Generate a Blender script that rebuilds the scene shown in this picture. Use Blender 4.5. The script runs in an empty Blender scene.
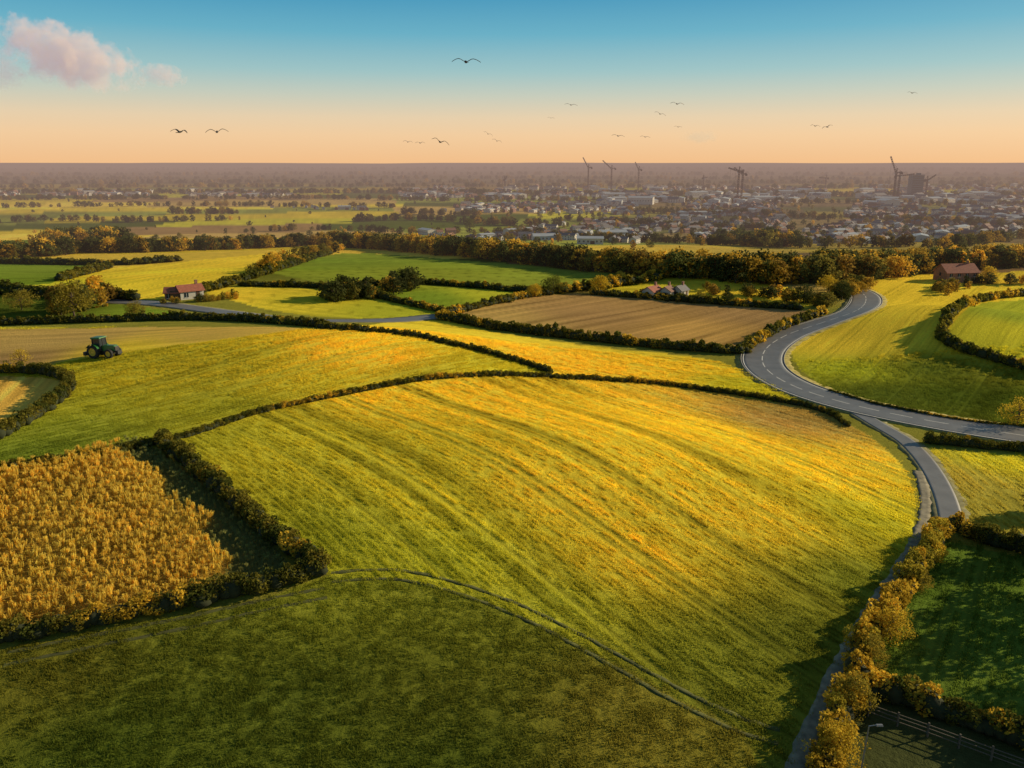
import bpy, math, random
import numpy as np
from mathutils import Vector
random.seed(7); rng=np.random.default_rng(7)
scene=bpy.context.scene
CAM_H=42.0; F=804.0; P=math.atan(222/804.0)
SUN_AZ=math.radians(70); SUN_EL=math.radians(20)

# ------------------------------------------------------------------ terrain
_T=rng.random((256,256))
def vn(x,y,s=1.0,o=0):
    x=np.asarray(x,float)/s+o*17.3+1000; y=np.asarray(y,float)/s+o*9.1+1000
    xi=np.floor(x).astype(int); yi=np.floor(y).astype(int)
    fx=x-xi; fy=y-yi; fx=fx*fx*(3-2*fx); fy=fy*fy*(3-2*fy)
    a=_T[xi%256,yi%256]; b=_T[(xi+1)%256,yi%256]; c=_T[xi%256,(yi+1)%256]; d=_T[(xi+1)%256,(yi+1)%256]
    return (a*(1-fx)+b*fx)*(1-fy)+(c*(1-fx)+d*fx)*fy
def sm(a,b,t):
    t=np.clip((t-a)/(b-a),0,1); return t*t*(3-2*t)
def g(x,y,cx,cy,sx,sy): return np.exp(-((x-cx)/sx)**2-((y-cy)/sy)**2)
def H(x,y):
    x=np.asarray(x,float); y=np.asarray(y,float)
    z=5.2*g(x,y,-40,162,44,27)+4.0*g(x,y,10,112,34,25)+9.0*g(x,y,122,212,38,37)
    z=z-5.0*np.tanh(x*.075/5.0)*sm(45,95,y)*(1-sm(220,330,y))  # added tilt toward the sun, brightens the main field
    z=z+1.2*g(x,y,-60,92,25,22)+2.0*g(x,y,60,300,70,40)+3*g(x,y,-110,290,70,45)
    z=z+0.7*np.sin(x*.04+1)*np.sin(y*.035)*sm(30,120,y)
    z=z+1.8*(vn(x,y,55,1)-.5)*sm(60,200,y)
    z=z-27*sm(260,900,y)
    z=z+70*(vn(x,y,5200,2)-.35)*sm(5000,12000,y)
    return z
cp,sp=math.cos(P),math.sin(P)
TT=np.geomspace(25,60000,2600)
def unp(pts):
    pts=np.atleast_2d(np.array(pts,float)); out=[]
    for u,v in pts:
        rx=(u-512)/F; ru=-(v-384)/F
        d=np.array([rx,cp+ru*sp,-sp+ru*cp])
        X=d[0]*TT; Y=d[1]*TT; Z=CAM_H+d[2]*TT-H(X,Y)
        k=np.argmax(Z<0)
        if Z[k]>=0: k=len(TT)-1
        k=max(k,1); a=Z[k-1]/(Z[k-1]-Z[k]+1e-9); t=TT[k-1]+(TT[k]-TT[k-1])*a
        out.append((d[0]*t,d[1]*t))
    return np.array(out)
def catmull(pts,n=8):
    p=np.array(pts,float); q=np.vstack([2*p[0]-p[1],p,2*p[-1]-p[-2]]); o=[]
    for i in range(1,len(q)-2):
        for t in np.linspace(0,1,n,endpoint=False):
            a,b,c,d=q[i-1],q[i],q[i+1],q[i+2]
            o.append(.5*((2*b)+(-a+c)*t+(2*a-5*b+4*c-d)*t*t+(-a+3*b-3*c+d)*t**3))
    o.append(p[-1]); return np.array(o)
def wpath(pts,step=1.0):
    w=unp(catmull(pts)); s=np.r_[0,np.cumsum(np.hypot(*np.diff(w,axis=0).T))]
    n=max(3,int(s[-1]/step)); t=np.linspace(0,s[-1],n)
    w=np.c_[np.interp(t,s,w[:,0]),np.interp(t,s,w[:,1])]
    k=5
    if n>12:
        pad=np.vstack([np.repeat(w[:1],k//2,0),w,np.repeat(w[-1:],k//2,0)])
        w=np.c_[np.convolve(pad[:,0],np.ones(k)/k,'valid'),np.convolve(pad[:,1],np.ones(k)/k,'valid')]
    return w
def normals2(w):
    t=np.gradient(w,axis=0); t/=np.linalg.norm(t,axis=1)[:,None]+1e-9
    return np.c_[-t[:,1],t[:,0]]
def pip(poly,x,y):
    ins=np.zeros(len(x),bool); n=len(poly); j=n-1
    for i in range(n):
        xi,yi=poly[i]; xj,yj=poly[j]
        c=((yi>y)!=(yj>y))&(x<(xj-xi)*(y-yi)/(yj-yi+1e-12)+xi); ins^=c; j=i
    return ins

# ------------------------------------------------------------------ mesh helpers
def mk_mesh(name,verts,faces,mats=(),mi=None,smooth=False):
    me=bpy.data.meshes.new(name)
    verts=np.asarray(verts,np.float32)
    if isinstance(faces,np.ndarray):
        nf,k=faces.shape
        me.vertices.add(len(verts)); me.vertices.foreach_set('co',verts.ravel())
        me.loops.add(nf*k); me.loops.foreach_set('vertex_index',faces.astype(np.int32).ravel())
        me.polygons.add(nf); me.polygons.foreach_set('loop_start',np.arange(0,nf*k,k,dtype=np.int32))
        me.update(calc_edges=True)
    else:
        me.from_pydata([tuple(v) for v in verts.tolist()],[],faces)
    for m in mats: me.materials.append(m)
    if mi is not None: me.polygons.foreach_set('material_index',np.asarray(mi,np.int32))
    if smooth: me.polygons.foreach_set('use_smooth',np.ones(len(me.polygons),bool))
    me.update(); return me
def add(name,me,parent=None,loc=None,coll=None):
    ob=bpy.data.objects.new(name,me); (coll or scene.collection).objects.link(ob)
    if parent: ob.parent=parent
    if loc is not None: ob.location=loc
    return ob
class MB:
    def __init__(s): s.v=[]; s.f=[]; s.m=[]
    def box(s,cx,cy,cz,sx,sy,sz,m=0,top=(1,1),shift=(0,0)):
        b=len(s.v); a,c,h=sx/2,sy/2,sz/2
        for z,kx,ky,ox,oy in((-h,1,1,0,0),(h,top[0],top[1],shift[0],shift[1])):
            for X,Y in((-a,-c),(a,-c),(a,c),(-a,c)): s.v.append((cx+X*kx+ox,cy+Y*ky+oy,cz+z))
        for f in((3,2,1,0),(4,5,6,7),(0,1,5,4),(1,2,6,5),(2,3,7,6),(3,0,4,7)):
            s.f.append([b+i for i in f]); s.m.append(m)
    def tube(s,p0,p1,r0,r1,n=6,m=0,cap=True):
        p0=Vector(p0);p1=Vector(p1); d=(p1-p0).normalized()
        a=d.orthogonal().normalized(); c=d.cross(a); b=len(s.v)
        for p,r in((p0,r0),(p1,r1)):
            for i in range(n):
                t=2*math.pi*i/n; s.v.append(tuple(p+a*math.cos(t)*r+c*math.sin(t)*r))
        for i in range(n):
            j=(i+1)%n; s.f.append([b+i,b+j,b+n+j,b+n+i]); s.m.append(m)
        if cap:
            s.f.append([b+n+i for i in range(n)]); s.m.append(m)
            s.f.append([b+i for i in reversed(range(n))]); s.m.append(m)
    def poly(s,pts,m=0):
        b=len(s.v); s.v+= [tuple(p) for p in pts]; s.f.append(list(range(b,b+len(pts)))); s.m.append(m)
    def rev(s,prof,axis_y,cx,cz,n=24,m=0,cy=0):
        b=len(s.v); k=len(prof)
        for i in range(n):
            t=2*math.pi*i/n
            for r,y in prof: s.v.append((cx+r*math.cos(t),cy+y,cz+r*math.sin(t)))
        for i in range(n):
            j=(i+1)%n
            for q in range(k-1):
                s.f.append([b+i*k+q,b+j*k+q,b+j*k+q+1,b+i*k+q+1]); s.m.append(m)
    def mesh(s,name,mats,smooth=False): return mk_mesh(name,s.v,s.f,mats,s.m,smooth)
def quads(c,size,elong=1.0):
    n=len(c); a=rng.normal(size=(n,3)); a/=np.linalg.norm(a,axis=1)[:,None]
    b=rng.normal(size=(n,3)); b-=a*(a*b).sum(1)[:,None]; b/=np.linalg.norm(b,axis=1)[:,None]
    s=(np.ones(n)*size*rng.uniform(.6,1.3,n))[:,None]/2
    v=np.stack([c-a*s*elong,c+b*s,c+a*s*elong,c-b*s],1).reshape(-1,3)
    return v,np.arange(4*n).reshape(-1,4)

# ------------------------------------------------------------------ materials
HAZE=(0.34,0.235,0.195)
def new_mat(name):
    m=bpy.data.materials.new(name); m.use_nodes=True; m.node_tree.nodes.clear()
    try: m.cycles.emission_sampling='NONE'
    except Exception: pass
    return m,m.node_tree
def N(nt,t,**k):
    n=nt.nodes.new(t)
    for a,b in k.items(): setattr(n,a,b)
    return n
def M(nt,op,a,b=None,clamp=False):
    n=N(nt,'ShaderNodeMath',operation=op,use_clamp=clamp)
    for i,x in enumerate((a,b)):
        if x is None: continue
        if isinstance(x,(int,float)): n.inputs[i].default_value=x
        else: nt.links.new(x,n.inputs[i])
    return n.outputs[0]
def mixc(nt,fac,a,b,mode='MIX'):
    n=N(nt,'ShaderNodeMix',data_type='RGBA',blend_type=mode)
    for s,x in((n.inputs[0],fac),(n.inputs[6],a),(n.inputs[7],b)):
        if isinstance(x,(int,float)): s.default_value=x
        elif isinstance(x,tuple): s.default_value=(*x,1) if len(x)==3 else x
        else: nt.links.new(x,s)
    return n.outputs[2]
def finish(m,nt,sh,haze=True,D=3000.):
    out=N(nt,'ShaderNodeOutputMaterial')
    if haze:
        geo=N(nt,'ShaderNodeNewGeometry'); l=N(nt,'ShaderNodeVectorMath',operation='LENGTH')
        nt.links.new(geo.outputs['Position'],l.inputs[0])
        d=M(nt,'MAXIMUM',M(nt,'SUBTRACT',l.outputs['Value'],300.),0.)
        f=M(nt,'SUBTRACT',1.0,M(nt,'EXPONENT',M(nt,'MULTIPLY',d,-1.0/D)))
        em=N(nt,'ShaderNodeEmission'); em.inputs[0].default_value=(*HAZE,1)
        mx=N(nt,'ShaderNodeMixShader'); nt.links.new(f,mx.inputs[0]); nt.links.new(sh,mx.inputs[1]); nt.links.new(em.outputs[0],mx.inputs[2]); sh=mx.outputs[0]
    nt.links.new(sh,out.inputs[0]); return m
def noise(nt,scale,detail=3,vec=None,rough=.55):
    n=N(nt,'ShaderNodeTexNoise'); n.inputs['Scale'].default_value=scale; n.inputs['Detail'].default_value=detail; n.inputs['Roughness'].default_value=rough
    if vec is None:
        g_=N(nt,'ShaderNodeNewGeometry'); vec=g_.outputs['Position']
    nt.links.new(vec,n.inputs['Vector']); return n.outputs['Fac']
def rng_(nt,v,a,b,lo=.25,hi=.75):
    n=N(nt,'ShaderNodeMapRange'); nt.links.new(v,n.inputs[0])
    for i,x in enumerate((lo,hi,a,b)): n.inputs[i+1].default_value=x
    return n.outputs[0]
def simple(name,col,rough=.7,var=.25,scale=1.0,haze=True,metal=0,bump=0):
    m,nt=new_mat(name); b=N(nt,'ShaderNodeBsdfPrincipled')
    n=noise(nt,scale,4); f=rng_(nt,n,1-var,1+var)
    c=N(nt,'ShaderNodeVectorMath',operation='SCALE'); c.inputs[0].default_value=col; nt.links.new(f,c.inputs['Scale'])
    nt.links.new(c.outputs[0],b.inputs['Base Color']); b.inputs['Roughness'].default_value=rough; b.inputs['Metallic'].default_value=metal
    if bump:
        bp=N(nt,'ShaderNodeBump'); bp.inputs['Strength'].default_value=bump; nt.links.new(n,bp.inputs['Height']); nt.links.new(bp.outputs[0],b.inputs['Normal'])
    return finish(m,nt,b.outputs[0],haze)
def leafmat(name,col=None,trans=.42,inst=False,haze=True,nscale=.9,gain=1.0,lo=.55,hi=1.5):
    m,nt=new_mat(name)
    if inst:
        a=N(nt,'ShaderNodeAttribute',attribute_type='INSTANCER',attribute_name='col'); base=a.outputs['Color']
    else:
        r=N(nt,'ShaderNodeRGB'); r.outputs[0].default_value=(*col,1); base=r.outputs[0]
    f=rng_(nt,noise(nt,nscale,4),lo*gain,hi*gain,.3,.7)
    c=N(nt,'ShaderNodeVectorMath',operation='SCALE'); nt.links.new(base,c.inputs[0]); nt.links.new(f,c.inputs['Scale'])
    d=N(nt,'ShaderNodeBsdfDiffuse'); t=N(nt,'ShaderNodeBsdfTranslucent'); mx=N(nt,'ShaderNodeMixShader'); mx.inputs[0].default_value=trans
    nt.links.new(c.outputs[0],d.inputs[0]); nt.links.new(c.outputs[0],t.inputs[0]); nt.links.new(d.outputs[0],mx.inputs[1]); nt.links.new(t.outputs[0],mx.inputs[2])
    return finish(m,nt,mx.outputs[0],haze)

leaf_inst=leafmat('foliage',inst=True)
leaf_near=leafmat('hedge_foliage',inst=True,haze=False,nscale=1.6)
grass_m=leafmat('grass_blades',inst=True,trans=.5,haze=False,nscale=.8,lo=.95,hi=1.3)
bark=simple('bark',(.09,.06,.04),.9,.3,3)
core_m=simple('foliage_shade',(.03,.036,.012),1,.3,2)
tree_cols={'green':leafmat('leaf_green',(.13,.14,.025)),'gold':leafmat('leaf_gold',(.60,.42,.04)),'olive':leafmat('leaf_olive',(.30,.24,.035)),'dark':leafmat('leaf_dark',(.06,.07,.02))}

# ------------------------------------------------------------------ fields
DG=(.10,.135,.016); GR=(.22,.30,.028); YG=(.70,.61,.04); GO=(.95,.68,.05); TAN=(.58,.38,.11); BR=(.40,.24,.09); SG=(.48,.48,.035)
FIELDS=[
 ('mid',[(-500,330),(310,330),(550,376),(165,446),(-500,520)],[(250,360,YG),(400,360,GO),(480,370,YG),(330,345,GO),(130,380,YG),(60,430,(.34,.39,.035)),(220,410,SG),(330,385,YG),(420,372,SG),(90,400,SG),(40,450,GR)],((20,440),(400,350)),.5,1,0),
 ('tan',[(-500,327),(0,329),(150,327),(300,328),(235,338),(150,349),(60,362),(0,370),(-500,385)],[(60,340,TAN),(200,333,(.66,.43,.09)),(120,350,GO),(20,360,BR)],((0,350),(260,330)),.6,0,0),
 ('stub',[(-200,378),(0,376),(50,378),(64,384),(50,402),(0,432),(-200,470)],[(20,400,(.92,.54,.09))],((0,430),(50,380)),1.6,0,0),
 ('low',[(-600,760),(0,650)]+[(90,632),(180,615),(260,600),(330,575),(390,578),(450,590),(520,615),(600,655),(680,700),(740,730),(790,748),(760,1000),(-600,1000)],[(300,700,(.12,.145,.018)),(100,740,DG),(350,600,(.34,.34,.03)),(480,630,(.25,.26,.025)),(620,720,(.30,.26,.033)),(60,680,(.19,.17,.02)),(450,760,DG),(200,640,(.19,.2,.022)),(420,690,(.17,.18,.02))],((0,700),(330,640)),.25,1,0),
 ('main',[(165,443),(200,433),(260,413),(340,396),(420,381),(500,376),(570,379),(650,384),(720,393),(790,404),(840,420),(880,445),(905,470),(915,505),(910,545),(890,590),(850,650),(815,705),(770,780),(740,730),(680,700),(600,655),(520,615),(450,590),(390,578),(330,575),(290,548),(250,513),(200,470)],
   [(250,450,YG),(220,440,SG),(400,410,(.85,.66,.045)),(520,410,GO),(620,420,GO),(560,480,GO),(700,430,GO),(820,470,GO),(760,520,GO),(640,560,(.88,.65,.045)),(400,500,(.76,.64,.04)),(450,560,(.56,.54,.035)),(560,610,SG),(700,660,(.30,.32,.03)),(800,640,(.15,.17,.02)),(740,700,(.20,.22,.025)),(880,520,YG),(860,580,(.25,.27,.03)),(340,530,SG),(780,420,TAN),(320,440,YG)],((380,420),(800,610)),.8,1,.0022),  # lower-right tree shadow and low-sun gold put into these colours
 ('corn',[(-600,520),(0,470),(150,449),(290,573),(180,600),(0,630),(-600,760)],[(60,540,(.40,.27,.05))],((0,560),(200,500)),.4,2,0),
 ('cornshade',[(110,452),(152,447),(295,572),(205,590),(232,566),(200,538),(212,520),(170,500),(160,478)],[(220,530,(.16,.17,.05))],((160,450),(300,575)),.5,3,0),  # hedge shadow put into the ground colour under a lower, greener crop
 ('strip',[(335,328),(430,320),(500,333),(600,347),(700,358),(745,373),(800,404),(700,390),(600,379),(552,374),(500,352),(420,336)],[(450,335,GO),(560,350,GO),(650,370,GO),(740,385,YG),(700,365,GO)],((400,328),(760,385)),.4,1,0),
 ('brown',[(440,318),(500,303),(560,294),(640,298),(700,303),(800,310),(822,315),(780,332),(745,353),(600,342),(500,330)],[(600,315,BR),(700,330,(.54,.32,.09)),(480,318,TAN),(760,315,BR)],((480,325),(640,298)),.9,0,0),
 ('yleft',[(-400,300),(10,285),(100,270),(180,262),(290,252),(320,255),(250,279),(205,291),(160,300),(95,297),(0,290)],[(150,275,GO),(220,265,GO),(60,283,YG),(120,290,GO)],((60,285),(260,260)),.5,1,0),
 ('gleft',[(-400,262),(0,262),(110,265),(60,280),(0,286),(-400,296)],[(40,272,GR)],((0,270),(100,270)),.4,1,0),
 ('gleft2',[(-400,300),(0,292),(90,300),(200,316),(190,320),(0,324),(-400,330)],[(50,308,DG),(150,314,GR)],((0,310),(100,305)),.3,1,0),
 ('g1',[(205,293),(240,286),(330,290),(390,302),(440,312),(400,318),(330,317),(270,310)],[(300,300,YG),(230,296,GO),(390,310,SG)],((220,292),(400,312)),.5,1,0),
 ('g2',[(330,288),(400,285),(520,293),(445,312),(400,303)],[(430,297,GR),(490,295,SG)],((400,300),(500,292)),.4,1,0),
 ('g3',[(265,272),(345,253),(480,262),(655,274),(600,288),(530,291),(420,284),(330,283)],[(350,265,GR),(450,270,(.29,.33,.035)),(580,278,(.33,.37,.045))],((300,275),(600,275)),.6,1,0),
 ('g4',[(600,288),(680,276),(790,288),(810,300),(800,308),(700,301),(640,296)],[(650,290,YG),(740,292,GO)],((620,290),(780,295)),.5,1,0),
 ('rhill',[(880,300),(868,272),(960,275),(1300,275),(1300,520),(1024,428),(920,414),(830,390),(793,358),(800,338),(850,318)],[(900,290,GO),(900,325,GO),(840,345,GO),(960,288,GO),(925,340,GO),(850,368,SG),(950,395,DG),(1010,400,DG),(890,395,(.12,.15,.02)),(930,368,(.15,.19,.025))],((820,370),(930,300)),.5,1,0),  # sunlit gold top and shaded lower slope put into the colours
 ('rin',[(1300,290),(1024,300),(975,306),(954,322),(948,340),(965,350),(1024,366),(1300,420)],[(1000,330,YG),(1010,315,(.36,.42,.04))],((960,345),(1024,305)),.4,1,0),
 ('r2',[(925,448),(1024,455),(1300,470),(1300,600),(1024,545),(960,526),(945,485)],[(960,480,(.58,.44,.07)),(1010,500,(.42,.35,.05)),(1000,460,YG)],((930,450),(1024,530)),.6,1,0),
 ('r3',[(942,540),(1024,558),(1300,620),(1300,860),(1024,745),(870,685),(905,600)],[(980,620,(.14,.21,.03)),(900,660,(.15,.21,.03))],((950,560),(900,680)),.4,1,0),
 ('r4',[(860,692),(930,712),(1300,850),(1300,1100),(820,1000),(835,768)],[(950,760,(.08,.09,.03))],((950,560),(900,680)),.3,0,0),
]
FW=[]
for nme,poly,ctl,st,ss,kind,cv in FIELDS:
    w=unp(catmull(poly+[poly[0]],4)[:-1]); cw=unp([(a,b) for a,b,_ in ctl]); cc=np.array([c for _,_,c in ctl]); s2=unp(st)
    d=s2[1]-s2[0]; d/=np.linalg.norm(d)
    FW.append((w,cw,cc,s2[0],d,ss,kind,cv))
PAL=np.array([YG,GO,GR,TAN,GO,(.30,.32,.05),(.14,.17,.03),(.85,.58,.07),BR,DG])
def field(x,y):
    x=np.asarray(x,float);y=np.asarray(y,float); n=len(x)
    a=.35; sc=np.where(y<1300,120.,np.where(y<3000,230.,420.))
    wx=(x+50*(vn(x,y,160,3)-.5)); wy=(y+40*(vn(x,y,140,4)-.5))
    U=(wx*math.cos(a)+wy*math.sin(a)*.5)/(sc*1.7); V=(-wx*math.sin(a)+wy*math.cos(a))/sc
    row=np.floor(V).astype(int); U=U+_T[row%256,(row*7)%256]*3; colI=np.floor(U).astype(int)
    h=_T[(row*13+5)%256,(colI*29+row*3)%256]
    col=PAL[(h*9.99).astype(int)]*(.65+.55*_T[(row*3)%256,(colI*5)%256])[:,None]
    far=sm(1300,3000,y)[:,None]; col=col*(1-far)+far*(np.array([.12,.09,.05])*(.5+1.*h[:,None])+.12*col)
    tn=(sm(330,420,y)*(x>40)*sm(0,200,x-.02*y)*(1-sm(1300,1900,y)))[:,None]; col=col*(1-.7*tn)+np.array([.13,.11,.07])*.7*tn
    near=(1-sm(240,300,y))[:,None]; col=col*(1-near)+np.array([.28,.26,.04])*near
    u=V*sc; v=U*sc; st=np.full(n,.4); kind=np.zeros(n,int); idx=np.full(n,-1); ang=np.zeros(n)
    for fi,(w,cw,cc,o,d,ss,kd,cv) in enumerate(FW):
        bb=(x>w[:,0].min())&(x<w[:,0].max())&(y>w[:,1].min())&(y<w[:,1].max())
        I=np.nonzero(bb)[0]
        if len(I)==0: continue
        I=I[pip(w,x[I],y[I])]
        if len(I)==0: continue
        dist=(x[I,None]-cw[None,:,0])**2+((y[I,None]-cw[None,:,1]))**2
        wt=1/(dist+30)**1.5; wt/=wt.sum(1)[:,None]
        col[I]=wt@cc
        dx=x[I]-o[0]; dy=y[I]-o[1]; vv=dx*d[0]+dy*d[1]; uu=-dx*d[1]+dy*d[0]+cv*vv*vv
        t0=d[0]+(-d[1])*(-2*cv*vv); t1=d[1]+d[0]*(-2*cv*vv); ang[I]=np.arctan2(t1,t0)
        u[I]=uu; v[I]=vv; st[I]=ss; kind[I]=kd; idx[I]=fi
    s=.45*vn(u,v/60,.9,5)+.3*vn(u,v/50,2.6,6)+.25*vn(u,v/12,6.5,16)
    pt=vn(x,y,26,7)*.7+vn(x,y,6,8)*.3
    k=1+st*(s-.5)*.9+(pt-.5)*.26
    dk=np.clip((vn(u,v/60,2.2,21)-.74)*9,0,1)*(.3+.7*vn(x,y,14,33)); k=k*(1-.5*st*dk)
    tr=np.abs(((u+3)/11.)%1-.5)*11.; tram=np.abs(tr-.9)
    tm=np.exp(-(tram/.24)**2)*(y<330)*(kind==1)*(st>.3)
    k=k*(1-.62*np.minimum(st,1)*tm)
    hd=(vn(x,y,34,9)-.5)+.4*(s-.5)
    col=col*np.clip(k,.25,2)[:,None]; col[:,1]*=1-.14*hd*(kind==1)
    return np.clip(col,0.004,.97),u,v,st,kind,ang,tm

# ground sheet
ys=np.r_[np.linspace(-150,42,50),1/np.linspace(1/44.,1/1500.,560),np.geomspace(1520,45000,90)]
s=np.linspace(-1,1,900); s=s*(.75+.25*np.abs(s)**3)/1.0
hw=np.where(ys>42,ys*1.05+28,72+ (42-ys)*.3)
X=(s[None,:]*hw[:,None]); Y=np.repeat(ys[:,None],len(s),1)
x=X.ravel();y=Y.ravel(); z=H(x,y)
nr,nc=X.shape; ii=np.arange(nr*nc).reshape(nr,nc)
faces=np.stack([ii[:-1,:-1],ii[:-1,1:],ii[1:,1:],ii[1:,:-1]],-1).reshape(-1,4)
gm=mk_mesh('ground',np.c_[x,y,z],faces,smooth=True)
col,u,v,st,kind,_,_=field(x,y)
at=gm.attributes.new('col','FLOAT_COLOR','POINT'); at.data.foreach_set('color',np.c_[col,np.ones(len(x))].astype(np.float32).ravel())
at=gm.attributes.new('fuv','FLOAT_VECTOR','POINT'); at.data.foreach_set('vector',np.c_[u,v*.04,x*0].astype(np.float32).ravel())
m,nt=new_mat('ground_fields')
a=N(nt,'ShaderNodeAttribute',attribute_name='col'); fu=N(nt,'ShaderNodeAttribute',attribute_name='fuv')
f1=rng_(nt,noise(nt,1.6,3,fu.outputs['Vector']),.84,1.16); f2=rng_(nt,noise(nt,1.7,5,rough=.7),.8,1.2)
ff=M(nt,'MULTIPLY',f1,f2); c=N(nt,'ShaderNodeVectorMath',operation='SCALE'); nt.links.new(a.outputs['Color'],c.inputs[0]); nt.links.new(ff,c.inputs['Scale'])
d=N(nt,'ShaderNodeBsdfDiffuse'); nt.links.new(c.outputs[0],d.inputs[0])
bp=N(nt,'ShaderNodeBump'); bp.inputs['Strength'].default_value=.7; bp.inputs['Distance'].default_value=.35; nt.links.new(noise(nt,2.6,5,rough=.7),bp.inputs['Height']); nt.links.new(bp.outputs[0],d.inputs['Normal'])
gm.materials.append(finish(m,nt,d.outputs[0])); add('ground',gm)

# ------------------------------------------------------------------ instancing
def src_coll(name,meshes):
    c=bpy.data.collections.new(name)
    for i,me in enumerate(meshes):
        o=bpy.data.objects.new('%s_%02d'%(name,i),me); c.objects.link(o)
    return c
def scatter(name,pts,rot,scl,cols,idx,coll):
    n=len(pts); me=bpy.data.meshes.new(name); me.vertices.add(n); me.vertices.foreach_set('co',np.asarray(pts,np.float32).ravel())
    for nm,ty,dat,k in(('rot','FLOAT_VECTOR',rot,'vector'),('scl','FLOAT_VECTOR',scl,'vector'),('col','FLOAT_COLOR',np.c_[cols,np.ones(n)],'color')):
        a=me.attributes.new(nm,ty,'POINT'); a.data.foreach_set(k,np.asarray(dat,np.float32).ravel())
    a=me.attributes.new('idx','INT','POINT'); a.data.foreach_set('value',np.asarray(idx,np.int32))
    ob=add(name,me)
    ng=bpy.data.node_groups.new(name+'_gn','GeometryNodeTree')
    ng.interface.new_socket('Geometry',in_out='INPUT',socket_type='NodeSocketGeometry'); ng.interface.new_socket('Geometry',in_out='OUTPUT',socket_type='NodeSocketGeometry')
    gi=ng.nodes.new('NodeGroupInput'); go=ng.nodes.new('NodeGroupOutput')
    ci=ng.nodes.new('GeometryNodeCollectionInfo'); ci.inputs[0].default_value=coll; ci.inputs['Separate Children'].default_value=True; ci.inputs['Reset Children'].default_value=True
    ip=ng.nodes.new('GeometryNodeInstanceOnPoints'); ip.inputs['Pick Instance'].default_value=True
    def na(nm,t):
        q=ng.nodes.new('GeometryNodeInputNamedAttribute'); q.data_type=t; q.inputs[0].default_value=nm; return q.outputs[0]
    L=ng.links.new
    L(gi.outputs[0],ip.inputs['Points']); L(ci.outputs[0],ip.inputs['Instance']); L(na('idx','INT'),ip.inputs['Instance Index'])
    L(na('rot','FLOAT_VECTOR'),ip.inputs['Rotation']); L(na('scl','FLOAT_VECTOR'),ip.inputs['Scale']); L(ip.outputs[0],go.inputs[0])
    md=ob.modifiers.new('instances','NODES'); md.node_group=ng
    return ob
def zrot(n,tilt=0): return np.c_[rng.normal(0,tilt,n),rng.normal(0,tilt,n),rng.uniform(0,6.283,n)]

# ---- hedge clumps
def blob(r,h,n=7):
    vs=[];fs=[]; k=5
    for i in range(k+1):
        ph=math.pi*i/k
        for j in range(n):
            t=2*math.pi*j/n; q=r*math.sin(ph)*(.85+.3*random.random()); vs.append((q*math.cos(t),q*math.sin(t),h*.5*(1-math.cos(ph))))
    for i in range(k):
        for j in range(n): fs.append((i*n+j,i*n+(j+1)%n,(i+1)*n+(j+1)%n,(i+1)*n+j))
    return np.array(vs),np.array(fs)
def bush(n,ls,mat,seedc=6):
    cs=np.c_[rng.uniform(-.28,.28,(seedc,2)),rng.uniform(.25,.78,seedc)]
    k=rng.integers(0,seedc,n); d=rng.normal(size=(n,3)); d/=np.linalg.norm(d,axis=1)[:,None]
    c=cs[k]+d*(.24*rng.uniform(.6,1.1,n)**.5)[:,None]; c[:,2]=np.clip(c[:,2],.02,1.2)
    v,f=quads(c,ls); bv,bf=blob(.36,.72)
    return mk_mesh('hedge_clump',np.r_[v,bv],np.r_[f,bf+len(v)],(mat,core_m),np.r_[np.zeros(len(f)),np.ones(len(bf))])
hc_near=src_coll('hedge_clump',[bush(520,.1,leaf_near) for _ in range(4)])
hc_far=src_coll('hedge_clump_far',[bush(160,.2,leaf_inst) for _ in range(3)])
OL=(.26,.21,.03); HG=(.085,.10,.02); HGo=(.66,.44,.045)
def hedge(path,h,w,c1=HG,c2=OL,near=True,name='hedge',gold=0.0,skip=0.0,hv=.12):
    h*=1.15; w*=1.2
    p=wpath(path,w*.34); nn=normals2(p); n=len(p)
    if skip>0:
        k=vn(p[:,0],p[:,1],14,11)>skip; p=p[k]; nn=nn[k]; n=len(p)
    if n==0: return
    p=p+nn*rng.normal(0,w*.08,(n,1)); z=H(p[:,0],p[:,1])-.05
    hh=h*(1+rng.normal(0,hv,n))*(.85+.35*vn(p[:,0],p[:,1],6,12)); ww=w*rng.uniform(.9,1.3,n)
    t=rng.random((n,1)); col=np.array(c1)*(1-t)+np.array(c2)*t
    gmask=(vn(p[:,0],p[:,1],9,13)+rng.normal(0,.1,n))<gold; col[gmask]=np.array(HGo)*rng.uniform(.6,1.2,(gmask.sum(),1))
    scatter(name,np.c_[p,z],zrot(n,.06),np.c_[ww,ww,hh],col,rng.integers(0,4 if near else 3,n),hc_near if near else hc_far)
hedge([(-90,487),(0,471),(80,459),(160,444)],1.1,1.1,gold=.2)
hedge([(165,443),(200,433),(260,413),(340,396),(420,381),(500,376),(570,379),(650,384),(720,393),(790,404),(828,414),(848,427)],.95,.95,gold=.25)
hedge([(160,444),(200,475),(250,520),(290,553),(322,574)],2.1,1.9,gold=.3)
hedge([(326,573),(262,591),(182,607),(90,625),(0,643),(-90,660)],1.8,1.8,gold=.3)
hedge([(-60,374),(0,373),(40,374),(66,381),(70,390),(52,408),(0,438),(-60,460)],1.9,1.7,gold=.15)
hedge([(-60,326),(0,325),(100,322),(190,320),(250,322),(330,328)],1.7,1.8,near=False,gold=.15)
hedge([(318,328),(400,335),(460,347),(510,360),(552,374)],1.2,1.3,near=False)
hedge([(440,319),(500,330),(600,342),(680,350),(742,354)],2.2,2.3,near=False,gold=.3)
hedge([(742,353),(765,338),(790,326),(824,314)],2.4,2.4,near=False,gold=.45)
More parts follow.
